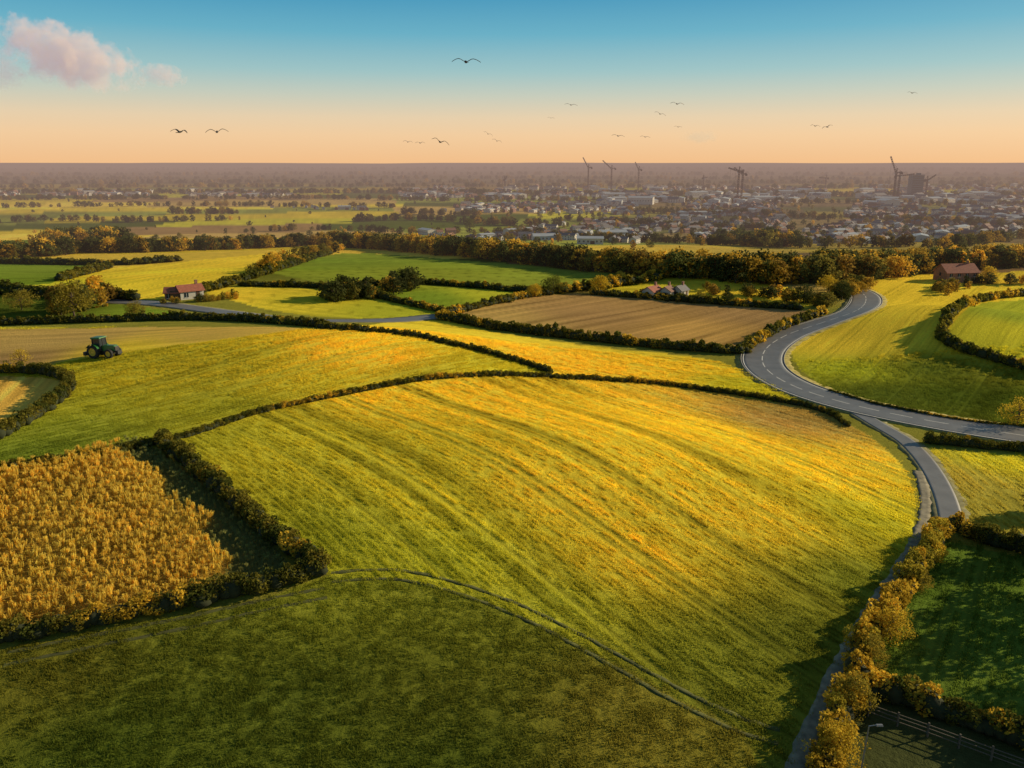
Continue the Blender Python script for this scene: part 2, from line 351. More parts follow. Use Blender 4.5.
hedge([(440,318),(500,303),(560,294),(640,298),(700,303),(800,310)],2.0,2.2,near=False,gold=.35,skip=.1)
hedge([(1060,292),(1010,297),(975,303),(954,313),(944,328),(945,343),(970,354),(1024,370),(1070,384)],2.3,2.2,near=False,gold=.4)
hedge([(925,443),(970,447),(1024,452),(1080,458)],1.6,1.5,gold=.3)
hedge([(950,528),(985,543),(1024,554),(1090,572)],2.1,1.8,gold=.35)
hedge([(862,692),(900,702),(940,716),(1000,738),(1080,765)],2.2,1.9,gold=.35,hv=.2)
hedge([(942,532),(928,556),(904,596),(876,632),(862,660),(852,690),(838,730),(820,790)],2.2,1.8,c1=(.24,.22,.03),c2=(.46,.36,.04),gold=.5,hv=.28,name='overgrown_hedge')
hedge([(95,299),(40,296),(-60,290)],3,4,near=False,gold=.3)
hedge([(240,286),(330,289),(400,303),(445,313)],1.8,2.0,near=False,gold=.3,skip=.15)
hedge([(340,288),(420,284),(520,292),(560,293)],2.0,2.2,near=False,gold=.35)
hedge([(-60,262),(110,265),(180,261)],2.5,4,near=False,gold=.2)
hedge([(60,281),(110,268)],2.5,3,near=False)
hedge([(560,293),(640,283),(670,275)],3,4,near=False,gold=.5)
hedge([(100,297),(160,301),(205,292),(250,279),(330,254)],2.5,3,near=False,gold=.2,skip=.3)
hedge([(1030,428),(960,420),(880,405),(830,391)],.5,.7,near=False,gold=.5)

# ---- trees
def tree(h,cr,nclump,nleaf,ls,mat,barkm=bark,zlo=.3,spread=1.0):
    b=MB(); r0=h*.035; th=h*.42
    p=[(0,0,-.3),(random.uniform(-.03,.03)*h,random.uniform(-.03,.03)*h,th*.5),(random.uniform(-.05,.05)*h,random.uniform(-.05,.05)*h,th),(0,0,h*.8)]
    for i in range(3): b.tube(p[i],p[i+1],r0*(1-.28*i),r0*(1-.28*(i+1)),7)
    cs=[]
    for i in range(nclump):
        a=i*2.399+random.uniform(-.4,.4); q=(i+.5)/nclump; zz=h*(zlo+(.93-zlo)*q)
        rad=cr*math.sin(math.pi*min(1,(.18+.8*q)))**.6*random.uniform(.35,1.0)*spread
        c=(rad*math.cos(a),rad*math.sin(a),zz+random.uniform(-.06,.06)*h); cs.append(c)
        if i%2==0:
            s0=Vector(p[1]).lerp(Vector(p[3]),random.uniform(0,.7)); md=s0.lerp(Vector(c),.55)+Vector((0,0,-.03*h))
            b.tube(s0,md,r0*.42,r0*.25,5,cap=False); b.tube(md,c,r0*.25,r0*.08,5,cap=False)
    cs=np.array(cs); rad=cr*rng.uniform(.26,.46,nclump)
    k=rng.integers(0,nclump,nleaf); d=rng.normal(size=(nleaf,3)); d/=np.linalg.norm(d,axis=1)[:,None]
    c=cs[k]+d*(rad[k]*rng.uniform(.2,1.1,nleaf)**.6)[:,None]*np.array([1,1,.75])
    v,f=quads(c,ls)
    nb=len(b.v); fl=b.f+(f+nb).tolist()
    return mk_mesh('tree',np.r_[np.array(b.v),v],fl,(barkm,mat),[0]*len(b.f)+[1]*len(f))
tc=src_coll('woodland_tree',[tree(1,.46,26,600,.08,leaf_inst),tree(1,.36,22,500,.08,leaf_inst,zlo=.22),tree(1,.55,30,680,.08,leaf_inst),tree(1,.3,18,420,.08,leaf_inst,zlo=.15)])
TG=np.array([(.07,.075,.02),(.05,.055,.018),(.28,.18,.025),(.42,.26,.03),(.14,.115,.022),(.19,.12,.025)])*1.65
def tcols(n,w): 
    w=np.array(w)/sum(w); return TG[rng.choice(6,n,p=w)]*rng.uniform(.7,1.25,(n,1))
def wood(path,width,n,h,w=(3,3,3,3,3,1),name='woodland',dark=1.0):
    p=wpath(path,2.0); nn=normals2(p); k=rng.integers(0,len(p),n)
    q=p[k]+nn[k]*rng.uniform(-width/2,width/2,(n,1))+rng.normal(0,1,(n,2))
    hh=h*rng.uniform(.6,1.25,n); s_=hh*rng.uniform(.85,1.25,n)
    scatter(name,np.c_[q,H(q[:,0],q[:,1])-.2-hh*.12],zrot(n,.04),np.c_[s_,s_,hh],tcols(n,w)*dark,rng.integers(0,4,n),tc)
wood([(330,246),(400,250),(470,256),(540,264),(620,272),(700,277),(790,281),(850,276)],14,560,9)
wood([(840,277),(900,272),(960,267),(1080,262)],20,330,8.5)
wood([(-60,262),(40,256),(90,252),(130,252),(200,250),(260,248),(340,243)],14,330,8,(4,4,2,1,2,1))
wood([(40,248),(90,243),(120,246)],14,40,11,(4,4,1,1,2,0))
wood([(255,275),(290,263),(350,247)],5,60,6)
wood([(325,300),(360,298),(420,286)],5,36,6,(4,4,1,0,2,0),'copse')
wood([(60,314),(85,310),(100,300)],6,14,7.5,(1,1,3,2,3,1),'copse')
wood([(168,303),(205,301),(240,297)],3,18,2.6,(2,2,2,2,2,0),'copse')
wood([(630,295),(660,300),(700,301)],4,20,2.6,name='copse')
wood([(700,292),(760,296),(800,303),(830,307)],4,34,4.2,name='copse')
wood([(830,300),(850,293),(868,285)],5,22,5.5,(1,1,3,3,2,0),'copse')
wood([(930,292),(985,283),(1030,283)],6,26,4.5,(1,1,3,3,2,0),'copse')
wood([(735,240),(760,244),(800,248)],40,50,10,(4,4,1,1,2,0))
for pth,wd,n,h in(([(0,223),(60,221),(140,222),(250,220)],8,50,8),([(170,214),(240,214)],8,30,10),([(350,222),(420,220),(500,225),(560,226)],10,80,9),([(250,232),(330,230),(420,234),(500,232)],8,50,7),([(0,208),(200,206),(400,208)],12,100,9),([(400,214),(480,216)],8,36,9),
    ([(560,220),(700,228),(820,230)],12,90,8),([(500,233),(600,240),(700,244),(820,248),(930,246)],18,150,7),([(620,212),(760,216),(900,222),(1030,228)],20,150,9),([(930,250),(980,244),(1040,236)],10,50,8),([(0,200),(300,199),(520,203)],20,190,10),([(480,200),(700,202),(1040,206)],25,220,10),
    ([(-20,194),(500,193)],40,280,12),([(450,195),(1040,197)],50,300,12),([(-40,188),(500,187),(1060,189)],80,460,13),([(-40,184),(500,183),(1060,185)],100,460,14),([(-40,180),(500,179),(1060,181)],120,420,16),([(-40,176),(500,175),(1060,176)],160,380,20),([(-40,171),(500,170),(1060,171)],300,340,28)):
    wood(pth,wd,n,h,(4,4,1,1,3,1),'distant_tree_belt',.7)
n=160; px=np.c_[rng.uniform(-30,1050,n),rng.uniform(200,250,n)]; q=unp(px); hh=rng.uniform(3,7,n)
scatter('distant_tree_belt',np.c_[q,H(q[:,0],q[:,1])-.3-hh*.1],zrot(n),np.c_[hh,hh,hh],tcols(n,(4,4,1,1,3,1)),rng.integers(0,4,n),tc)
n=460; px=np.c_[rng.uniform(480,1050,n),rng.uniform(198,246,n)]; q=unp(px); hh=rng.uniform(4,8,n)
scatter('town_trees',np.c_[q,H(q[:,0],q[:,1])-.3-hh*.1],zrot(n),np.c_[hh,hh,hh],tcols(n,(4,4,2,1,3,1)),rng.integers(0,4,n),tc)

def put_tree(px,py,h,cr,mat,n=2600,name='tree',clumps=30,ls=None,zlo=.28):
    me=tree(h,cr,clumps,n,ls or h*.045,tree_cols[mat],zlo=zlo); w=unp([(px,py)])[0]
    o=add(name,me,loc=(w[0],w[1],float(H(*w))-.1)); o.rotation_euler[2]=random.uniform(0,6); return o
put_tree(75,318,9.0,5.2,'olive'); put_tree(98,298,5.5,3.0,'gold'); put_tree(60,312,6,3.8,'olive'); put_tree(22,366,3.4,1.8,'gold',900)
put_tree(345,300,7.5,4.0,'dark'); put_tree(553,294,6,4.3,'green'); put_tree(600,293,6,3.2,'gold'); put_tree(535,297,4.2,2.4,'gold'); put_tree(403,287,6,3.5,'dark')
put_tree(828,293,6,3.6,'gold'); put_tree(803,303,6,4,'dark'); put_tree(842,300,6,3.6,'dark'); put_tree(988,281,5.5,3.2,'gold'); put_tree(728,304,4,2.4,'dark'); put_tree(700,300,3.0,2.0,'olive')
put_tree(1018,424,4.8,3.2,'gold',1800,zlo=.12); put_tree(22,310,5,4,'olive'); put_tree(135,318,4.2,2.4,'olive'); put_tree(470,230,12,6,'green'); put_tree(620,285,4.5,2.6,'green')
for X_,Y_,h_ in((64,86,9),(62,77,10.5),(56,69,10.5),(58,61,11),(53,54,9.5),(58,47,10),(74,100,6)):
    me=tree(h_,h_*.42,26,2600,.42,tree_cols['olive']); add('tree',me,loc=(X_,Y_,float(H(X_,Y_))-.1))
for px,py,h_,cr,mt in((890,640,3.5,2.0,'gold'),(868,668,3.1,1.8,'olive'),(914,590,2.9,1.5,'olive'),(852,712,3.1,1.7,'olive'),(836,762,3.2,1.8,'gold'),(930,560,2.6,1.4,'gold')):
    put_tree(px,py,h_,cr,mt,3200,'bush',ls=.13,zlo=.12)

# ------------------------------------------------------------------ corn
def corn(h):
    b=MB(); b.tube((0,0,-.05),(random.uniform(-.05,.05),0,h*.9),.025,.012,4)
    for i in range(10):
        z0=h*(.2+.07*i); a=i*math.pi+random.uniform(-.7,.7)+(i//2)*.5; L=h*.36*random.uniform(.7,1.1); w=.1
        d=Vector((math.cos(a),math.sin(a),0)); s2=Vector((-d.y,d.x,0))*w/2
        p=[Vector((0,0,z0)),Vector((0,0,z0+L*.45))+d*L*.3,Vector((0,0,z0+L*.6))+d*L*.65,Vector((0,0,z0+L*.35))+d*L]
        ww=[.5,1,.8,.1]
        for j in range(3): b.poly([p[j]-s2*ww[j],p[j]+s2*ww[j],p[j+1]+s2*ww[j+1],p[j+1]-s2*ww[j+1]])
    for i in range(22):
        a=random.uniform(0,6.28); r_=random.uniform(.03,.26); t_=random.uniform(0,6.28); wx_,wy_=math.cos(t_)*.04,math.sin(t_)*.04
        bx_,by_=math.cos(a)*r_*.8,math.sin(a)*r_*.8; e=Vector((math.cos(a)*r_*1.2,math.sin(a)*r_*1.2,h*random.uniform(.95,1.2))); b.poly([(bx_-wx_,by_-wy_,h*.7),(bx_+wx_,by_+wy_,h*.7),e+Vector((wx_,wy_,0)),e-Vector((wx_,wy_,0))])
    b.tube((0.05,0,h*.42),(.1,0.02,h*.56),.05,.03,5)
    return b.mesh('corn_plant',(corn_m,))
corn_m=leafmat('corn_leaves',inst=True,haze=False,nscale=.7,lo=.85,hi=1.12,trans=.5)
cc=src_coll('corn_plant',[corn(1.25) for _ in range(5)])
cw=FW[5]; o=cw[3]; d=cw[4]
U_,V_=np.meshgrid(np.arange(-60,60,.95),np.arange(-120,90,.6)); U_=U_.ravel()+rng.normal(0,.07,U_.size); V_=V_.ravel()+rng.normal(0,.14,V_.size)
xx=o[0]+V_*d[0]-U_*d[1]; yy=o[1]+V_*d[1]+U_*d[0]
k=(yy>40)&(yy<135)&(np.abs(xx)<yy*.75+8); xx=xx[k];yy=yy[k]
kk=field(xx,yy)[4]; a_=(kk==2)
n=a_.sum(); X2=xx[a_];Y2=yy[a_]; sc=rng.uniform(.75,1.15,n)*(.9+.2*vn(X2,Y2,4,14))
t=vn(X2,Y2,5,15)[:,None]; cl=(np.array([.98,.76,.13])*(1-t)+np.array([.98,.68,.10])*t)*rng.uniform(.72,.98,(n,1))
scatter('corn_crop',np.c_[X2,Y2,H(X2,Y2)],zrot(n,.12),np.c_[sc,sc,sc],cl,rng.integers(0,5,n),cc)
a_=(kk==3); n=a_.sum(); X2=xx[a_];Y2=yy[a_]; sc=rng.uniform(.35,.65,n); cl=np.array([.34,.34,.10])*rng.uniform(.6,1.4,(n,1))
scatter('shaded_green_crop',np.c_[X2,Y2,H(X2,Y2)],zrot(n,.12),np.c_[sc*1.3,sc*1.3,sc],cl,rng.integers(0,5,n),cc)  # low green crop whose colour also carries the hedge shadow

# ------------------------------------------------------------------ roads
CLEAR=[]
asph,nt=new_mat('asphalt'); b=N(nt,'ShaderNodeBsdfPrincipled'); n1=noise(nt,.35,5); n2=noise(nt,14,3)
cr_=mixc(nt,rng_(nt,n1,0,1),(.13,.125,.12),(.23,.22,.21)); nt.links.new(mixc(nt,.3,cr_,mixc(nt,n2,(.05,.05,.05),(.25,.25,.25))),b.inputs['Base Color']); b.inputs['Roughness'].default_value=.5
bp=N(nt,'ShaderNodeBump'); bp.inputs['Strength'].default_value=.25; bp.inputs['Distance'].default_value=.02; nt.links.new(n2,bp.inputs['Height']); nt.links.new(bp.outputs[0],b.inputs['Normal']); finish(asph,nt,b.outputs[0])
paint=simple('road_paint',(.75,.72,.64),.6,.25,3); kerbm=simple('kerb_stone',(.24,.23,.2),.85,.2,2); gravel=simple('track_gravel',(.24,.21,.14),.95,.5,1.2,bump=.4); verge=simple('verge_grass',(.34,.28,.07),1,.55,.9,bump=.6); dirt=simple('wheel_rut_grass',(.09,.095,.02),1,.5,.8,bump=.5); shoulder=simple('lane_verge',(.22,.2,.08),1,.5,1.0,bump=.5)
def ribbon(name,w,off,width,dz,mat,nx=6,dash=None,jag=0,parent=None,side=True):
    nn=normals2(w); sx=np.linspace(-.5,.5,nx+1)*width+off; n=len(w)
    jx=np.zeros((n,nx+1))
    if jag: jx[:,0]-=jag*rng.random(n); jx[:,-1]+=jag*rng.random(n)
    x_=w[:,0:1]+nn[:,0:1]*(sx[None]+jx); y_=w[:,1:2]+nn[:,1:2]*(sx[None]+jx); z_=H(x_,y_)+dz
    if side:
        z_=np.c_[z_[:,:1]-dz-.05,z_,z_[:,-1:]-dz-.05]; x_=np.c_[x_[:,:1],x_,x_[:,-1:]]; y_=np.c_[y_[:,:1],y_,y_[:,-1:]]
    m_=x_.shape[1]; I=np.arange(n*m_).reshape(n,m_)
    rows=np.arange(n-1)
    if dash: rows=rows[(rows%dash[1])<dash[0]]
    f=np.stack([I[rows][:,:-1],I[rows][:,1:],I[rows+1][:,1:],I[rows+1][:,:-1]],-1).reshape(-1,4)
    me=mk_mesh(name,np.c_[x_.ravel(),y_.ravel(),z_.ravel()],f[:,::-1],(mat,),smooth=True)
    return add(name,me,parent)
def road(name,pts,width,main=True):
    e=add(name,None); w=wpath(pts,1.0); CLEAR.append((w,width/2+(1.0 if main else .4)))
    ribbon('verge',w,0,width+(2.4 if main else 1.0),.05,verge if main else shoulder,8,jag=.7,parent=e)
    ribbon('carriageway',w,0,width,.09 if main else .082,asph,8,parent=e)
    if main:
        for sg in(-1,1):
            ribbon('kerb',w,sg*(width/2+.12),.24,.19,kerbm,1,parent=e)
            ribbon('edge_line',w,sg*(width/2-.45),.2,.096,paint,1,parent=e,side=False)
        ribbon('centre_line',w,0,.2,.096,paint,1,dash=(4,6),parent=e,side=False)
    return e
road('road',[(835,288),(855,290),(866,298),(858,310),(825,322),(785,336),(764,352),(767,370),(800,389),(860,407),(940,423),(1024,436),(1120,450)],9.6)
road('side_road',[(-80,284),(40,292),(100,300),(160,304),(230,313),(300,320),(360,321),(400,320),(442,316)],5.5,False)
road('lane',[(850,408),(880,426),(908,443),(930,468),(945,497),(953,528)],3.0,False)
def track(name,pts,width,mat,jag=.4):
    w=wpath(pts,.8); CLEAR.append((w,width/2+.2)); ribbon(name,w,0,width,.06,mat,4,jag=jag)
track('farm_track',[(918,470),(925,495),(922,525),(908,556),(884,592),(858,632),(836,675),(814,722),(789,790)],1.1,gravel,.35)
def ruts(pts,gap=1.7,w=.28,mat=dirt):
    e=add('wheel_track',None); p=wpath(pts,.7)
    for sg in(-1,1):
        ribbon('rut',p,sg*gap/2,w,.03,mat,2,jag=.2,parent=e); CLEAR.append((p+normals2(p)*sg*gap/2,w/2-.1))
ruts([(327,578),(385,574),(440,583),(520,611),(600,652),(680,697),(745,727),(785,738)])
ruts([(0,660),(90,642),(180,624),(260,606),(330,592)],w=.25)

# ------------------------------------------------------------------ grass in drill rows
def tuft(n,rx_,ry_,hh,w):
    bx=rng.uniform(-rx_,rx_,n); by=rng.normal(0,ry_,n)
    t=rng.uniform(0,6.283,n); h=hh*rng.uniform(.5,1.15,n); lx=rng.normal(0,.35,n)*h; ly=rng.normal(0,.35,n)*h
    dx=np.cos(t)*w/2; dy=np.sin(t)*w/2
    v=np.stack([np.c_[bx-dx,by-dy,-.03+0*h],np.c_[bx+dx,by+dy,-.03+0*h],np.c_[bx+lx+dx*.4,by+ly+dy*.4,h],np.c_[bx+lx-dx*.4,by+ly-dy*.4,h]],1).reshape(-1,3)
    return mk_mesh('grass_tuft',v,np.arange(4*n).reshape(-1,4),(grass_m,))
gc=src_coll('grass_tuft',[tuft(52,.9,.2,.15,.07) for _ in range(4)])
n=52000; yy=np.sqrt(rng.uniform(44**2,185**2,n)); xx=rng.uniform(-.72,.72,n)*yy+rng.uniform(-3,3,n)
keep=rng.random(n)<np.clip(1.25-yy/200,.35,1); xx=xx[keep];yy=yy[keep]
c_,u_,v_,s_,k_,an,tm=field(xx,yy)
du=(np.round(u_/.8)*.8-u_)*(s_>.3); xx=xx-np.sin(an)*du; yy=yy+np.cos(an)*du
c_,u_,v_,s_,k_,an,tm=field(xx,yy); an=np.where(s_>.3,an,rng.uniform(0,6.28,len(an)))
ok=(k_==1)&(tm<.3)
for w_,rad in CLEAR:
    ww_=w_[::2]; bb=(xx>ww_[:,0].min()-3)&(xx<ww_[:,0].max()+3)&ok; I=np.nonzero(bb)[0]
    if len(I)==0: continue
    dmin=np.full(len(I),9e9)
    for a0 in range(0,len(ww_),40):
        q=ww_[a0:a0+40]; dmin=np.minimum(dmin,((xx[I,None]-q[None,:,0])**2+(yy[I,None]-q[None,:,1])**2).min(1))
    ok[I[dmin<(rad+.35)**2]]=False
xx=xx[ok];yy=yy[ok];c_=c_[ok];an=an[ok]; n=len(xx); sc=rng.uniform(.75,1.2,n)*(1+.5*sm(100,185,yy))
rot=np.c_[rng.normal(0,.03,n),rng.normal(0,.03,n),an]
scatter('grass',np.c_[xx,yy,H(xx,yy)],rot,np.c_[sc,sc,sc],c_,rng.integers(0,4,n),gc)
print('grass',n)

# ------------------------------------------------------------------ buildings
wallw=simple('render_wall',(.56,.52,.45),.85,.12,.5); brick=simple('brick_wall',(.30,.15,.10),.9,.25,2); tile=simple('roof_tile',(.24,.12,.08),.8,.25,1.5); redtile=simple('red_roof_tile',(.36,.12,.07),.8,.25,1.5); slate=simple('slate_roof',(.17,.16,.16),.6,.25,1.5); glass=simple('window_glass',(.03,.04,.05),.1,.1,1); door_m=simple('door_paint',(.1,.05,.03),.5,.1,1); metalroof=simple('metal_roof',(.46,.48,.48),.45,.12,.2); frame_m=simple('window_frame',(.7,.7,.68),.5,.05,1)
def house_parts(w,d,h,rh,storeys=2,shed=False):
    P_={k:MB() for k in('walls','roof','windows','door','chimney')}
    P_['walls'].box(0,0,h/2-.2,w,d,h+.4)
    for sx in(-1,1): P_['walls'].poly([(sx*w/2,-d/2,h),(sx*w/2,d/2,h),(sx*w/2,0,h+rh)][::sx])
    o=.4; k=rh/(d/2)
    for sy in(-1,1):
        a=[(-w/2-o,sy*(d/2+o),h-o*k+.1),(w/2+o,sy*(d/2+o),h-o*k+.1),(w/2+o,0,h+rh+.1),(-w/2-o,0,h+rh+.1)]
        P_['roof'].poly(a[::1 if sy<0 else -1]); P_['roof'].poly([(x_,y_,z_+.18) for x_,y_,z_ in a][::1 if sy<0 else -1])
        P_['roof'].poly([a[0],a[1],(a[1][0],a[1][1],a[1][2]+.18),(a[0][0],a[0][1],a[0][2]+.18)])
        for q in((1,2),(3,0)): P_['roof'].poly([a[q[0]],a[q[1]],(a[q[1]][0],a[q[1]][1],a[q[1]][2]+.18),(a[q[0]][0],a[q[0]][1],a[q[0]][2]+.18)])
    nwin=max(2,int(w/3)); 
    for st_ in range(storeys):
        zc=h/storeys*(st_+.55)
        for i in range(nwin):
            xc=-w/2+w*(i+.5)/nwin
            for sy in(-1,1):
                if st_==0 and i==nwin//2 and sy<0 : continue
                P_['windows'].box(xc,sy*(d/2+.02),zc,1.15,.08,1.25,0); P_['windows'].box(xc,sy*(d/2+.05),zc-.7,1.35,.16,.1,1); P_['windows'].box(xc,sy*(d/2+.05),zc,.07,.08,1.25,1)
        for sx in(-1,1): P_['windows'].box(sx*(w/2+.02),0,zc,.08,1.1,1.2,0)
    P_['door'].box(-w/2+w*(nwin//2+.5)/nwin,-d/2-.03,1.05,1.0 if not shed else 3,.1,2.1 if not shed else 3)
    if not shed:
        P_['chimney'].box(w*.32,0,h+rh+.3,.7,.6,1.8); P_['chimney'].box(w*.32,0,h+rh+1.25,.85,.75,.12)
    return P_
def house(name,px,py,w,d,h,rh,rot,wm,rm,storeys=2,shed=False):
    p=unp([(px,py)])[0]; e=add(name,None,loc=(p[0],p[1],float(H(*p)))); e.rotation_euler[2]=math.radians(rot)
    for k,b_ in house_parts(w,d,h,rh,storeys,shed).items():
        if not b_.v: continue
        add(k,b_.mesh(k,{'walls':(wm,),'roof':(rm,),'windows':(glass,frame_m),'door':(door_m,),'chimney':(brick,)}[k]),e)
house('brick_house',955,281,13,8,3.6,2.8,8,brick,redtile); house('farmhouse',190,298,6.5,4.5,2.3,1.4,40,wallw,redtile,1); house('barn',174,299,4,3.4,2.0,1.2,10,brick,redtile,1,True)
house('farmhouse',652,297,6.0,4.2,2.2,1.3,50,wallw,redtile,1); house('cottage',667,297,5.0,4,2.2,1.3,60,wallw,tile,1); house('cottage',680,296,4.6,3.6,2.1,1.3,48,wallw,slate,1)
house('glasshouse',555,240,36,14,3.5,1.6,6,metalroof,metalroof,1,True); house('warehouse',612,238,22,14,5,1.5,4,wallw,metalroof,1,True); house('warehouse',590,244,18,9,4,1.2,-4,wallw,metalroof,1,True)
def hvar(w,d,h,rh,wm,rm,shed=False):
    b=MB(); mats=(wm,rm,glass,door_m,brick,frame_m); mm={'walls':0,'roof':1,'windows':2,'door':3,'chimney':4}
    for k,p_ in house_parts(w,d,h,rh,2 if not shed else 1,shed).items():
        o_=len(b.v); b.v+=p_.v; b.f+=[[i+o_ for i in f] for f in p_.f]; b.m+=[5 if (k=='windows' and q==1) else mm[k] for q in p_.m]
    return b.mesh('house_variant',mats)
tw=src_coll('town_building',[hvar(10,7,5,2.8,wallw,tile),hvar(9,7,5,2.6,brick,slate),hvar(14,8,5.5,3,brick,tile),hvar(12,7,4.5,2.5,wallw,slate),hvar(20,9,6,2.5,wallw,slate),hvar(28,16,7,1.6,wallw,metalroof,True),hvar(18,12,6,1.2,metalroof,metalroof,True)])
def town(poly,n,wts=(3,3,2.5,4,2,.7,.5),smin=.42,smax=.7):
    p=np.array(poly,float); out=[]
    while len(out)<n:
        c=np.c_[rng.uniform(p[:,0].min(),p[:,0].max(),n*2),rng.uniform(p[:,1].min(),p[:,1].max(),n*2)]
        kk_=pip(p,c[:,0],c[:,1])&(vn(c[:,0],c[:,1]*3,45,31)>.28); out+=c[kk_].tolist()
    q=unp(out[:n]); q=np.round(q/np.array([11,13]))*np.array([11,13])+rng.normal(0,2.0,(n,2))
    wts=np.array(wts)/sum(wts); s_=rng.uniform(smin,smax,n)
    r=np.c_[np.zeros((n,2)),np.round(vn(q[:,0],q[:,1],120,20)*4)*.6+rng.normal(0,.08,n)+(rng.random(n)<.35)*1.57]
    scatter('town_houses',np.c_[q,H(q[:,0],q[:,1])],r,np.c_[s_,s_,s_],np.ones((n,3)),rng.choice(7,n,p=wts),tw)
town([(480,238),(560,224),(700,214),(860,212),(1000,218),(1040,232),(930,242),(800,246),(640,244)],720)
town([(460,204),(1040,200),(1040,222),(700,216),(480,212)],640,smin=.5,smax=.85)
town([(0,192),(500,190),(520,198),(300,197),(0,196)],340,smin=.65,smax=.95)
town([(380,236),(500,232),(560,240),(420,244)],22)
town([(250,208),(520,205),(560,213),(400,212)],90)
town([(400,188),(1040,186),(1040,201),(420,200)],560,smin=.8,smax=1.2)
town([(600,194),(1000,194),(1000,208),(600,206)],90,(0,0,0,1,2,4,4),.9,1.5)

# tower block
tb=unp([(914,197)])[0]; e=add('tower_block',None,loc=(tb[0],tb[1],float(H(*tb)))); e.scale=(1.15,1.15,1.3)
bl=simple('blue_cladding',(.03,.08,.11),.4,.15,.1); conc=simple('concrete',(.10,.13,.15),.85,.15,.2)
b=MB(); b.box(0,0,16,20,16,33); add('walls',b.mesh('walls',(bl,)),e)
b=MB()
for i in range(9):
    b.box(0,0,2.5+3.4*i,20.3,16.3,.7,1)
    for j in range(7):
        for sy in(-1,1): b.box(-8.4+2.8*j,sy*8.1,4.3+3.4*i,1.9,.3,1.9,0)
add('windows',b.mesh('windows',(glass,conc)),e); b=MB(); b.box(0,0,33.3,20.8,16.8,1); b.box(3,0,35,6,6,2.6); add('roof',b.mesh('roof',(conc,)),e)
crm=simple('crane_steel',(.09,.04,.03),.6,.2,.2)
def lat(b,p0,p1,w,r,seg):
    p0=Vector(p0);p1=Vector(p1); d=(p1-p0); a=d.normalized().orthogonal().normalized(); c=d.normalized().cross(a)
    cor=[(a+c)*w/2,(c-a)*w/2,(-a-c)*w/2,(a-c)*w/2]
    for q in cor: b.tube(p0+q,p1+q,r,r,4)
    for i in range(seg):
        s0=p0+d*(i/seg); s1=p0+d*((i+1)/seg)
        for j in range(4): b.tube(s0+cor[j],s1+cor[(j+1)%4],r*.7,r*.7,4,cap=False)
def crane(px,py,hh,jib,ang,rot,r=.42):
    p=unp([(px,py)])[0]; e=add('tower_crane',None,loc=(p[0],p[1],float(H(*p)))); e.rotation_euler[2]=math.radians(rot)
    b=MB(); lat(b,(0,0,0),(0,0,hh),2.2,r,int(hh/4)); b.box(0,0,.6,6,6,1.2); add('mast',b.mesh('mast',(crm,)),e)
    b=MB(); a=math.radians(ang); lat(b,(1,0,hh),(jib*math.cos(a),0,hh+jib*math.sin(a)),1.6,r*.8,int(jib/4)); add('jib',b.mesh('jib',(crm,)),e)
    b=MB(); lat(b,(-1,0,hh),(-jib*.32,0,hh+.5),1.6,r*.8,4); b.box(-jib*.3,0,hh-1.6,4,2.6,3.4); add('counter_jib',b.mesh('counter_jib',(crm,)),e)
    b=MB(); lat(b,(0,0,hh),(-.6,0,hh+8),1.4,r*.7,3); b.tube((-.6,0,hh+8),(jib*.7*math.cos(a),0,hh+jib*.7*math.sin(a)),.2,.2,4); b.tube((-.6,0,hh+8),(-jib*.3,0,hh+1),.2,.2,4); b.tube((jib*.8*math.cos(a),0,hh+jib*.8*math.sin(a)),(jib*.8*math.cos(a),0,hh*.6),.14,.14,4); add('stays',b.mesh('stays',(crm,)),e)
    b=MB(); b.box(1.8,-1.6,hh-1.5,2,1.8,2.6,0); b.box(2.82,-1.6,hh-1.2,.05,1.4,1.4,1); add('cab',b.mesh('cab',(frame_m,glass)),e)
crane(588,190,56,30,58,155); crane(611,191,54,30,40,175); crane(638,192,52,20,62,170,.36); crane(737,202,54,24,14,200); crane(741,201,48,20,35,160); crane(893,200,50,32,66,165); crane(897,200,44,30,6,10); crane(925,199,36,20,30,10); crane(825,190,30,18,5,150,.36); crane(703,190,30,12,10,20,.36); crane(505,190,26,10,60,20,.36); crane(118,191,20,8,60,20,.36)

# ------------------------------------------------------------------ tractor
tg=simple('tractor_green',(.03,.15,.03),.35,.1,2); rub=simple('tyre_rubber',(.025,.025,.025),.85,.2,4); rim=simple('wheel_rim',(.6,.45,.05),.5,.1,2); blk=simple('black_metal',(.03,.03,.03),.5,.1,2)
tp=unp([(104,357)])[0]; tr_=add('tractor',None,loc=(tp[0],tp[1],float(H(*tp)))); tr_.scale=(1.35,)*3
_dx=1.5; _c=math.cos(math.radians(-14)); sl=math.atan2(float(H(tp[0]+_dx*_c,tp[1]-_dx*.24))-float(H(tp[0]-_dx*_c,tp[1]+_dx*.24)),2*_dx); tr_.rotation_euler=(0,-sl,math.radians(-14))
def bev(o,w=.04):
    q=o.modifiers.new('bevel','BEVEL'); q.width=w; q.segments=2; return o
b=MB(); b.box(1.25,0,1.35,2.2,.95,.8,0,(.96,.82),(-.03,0)); b.box(2.38,0,1.25,.14,.8,.7,1); b.box(1.2,0,.85,2.3,.55,.35,1); bev(add('hood',b.mesh('hood',(tg,blk)),tr_),.07)
b=MB(); b.box(0,0,.8,1.6,.8,.6,0); b.box(2.6,0,.75,.4,.8,.5,0); b.box(1.6,0,.6,.3,1.6,.22,0); b.box(-.9,0,.8,.5,.7,.4,0); add('chassis',b.mesh('chassis',(blk,)),tr_)
b=MB()
for X_,Y_ in((.25,-.7),(.25,.7),(-1.0,-.75),(-1.0,.75)): b.tube((X_,Y_,1.1),(X_*.9,Y_*.92,2.75),.06,.05,6)
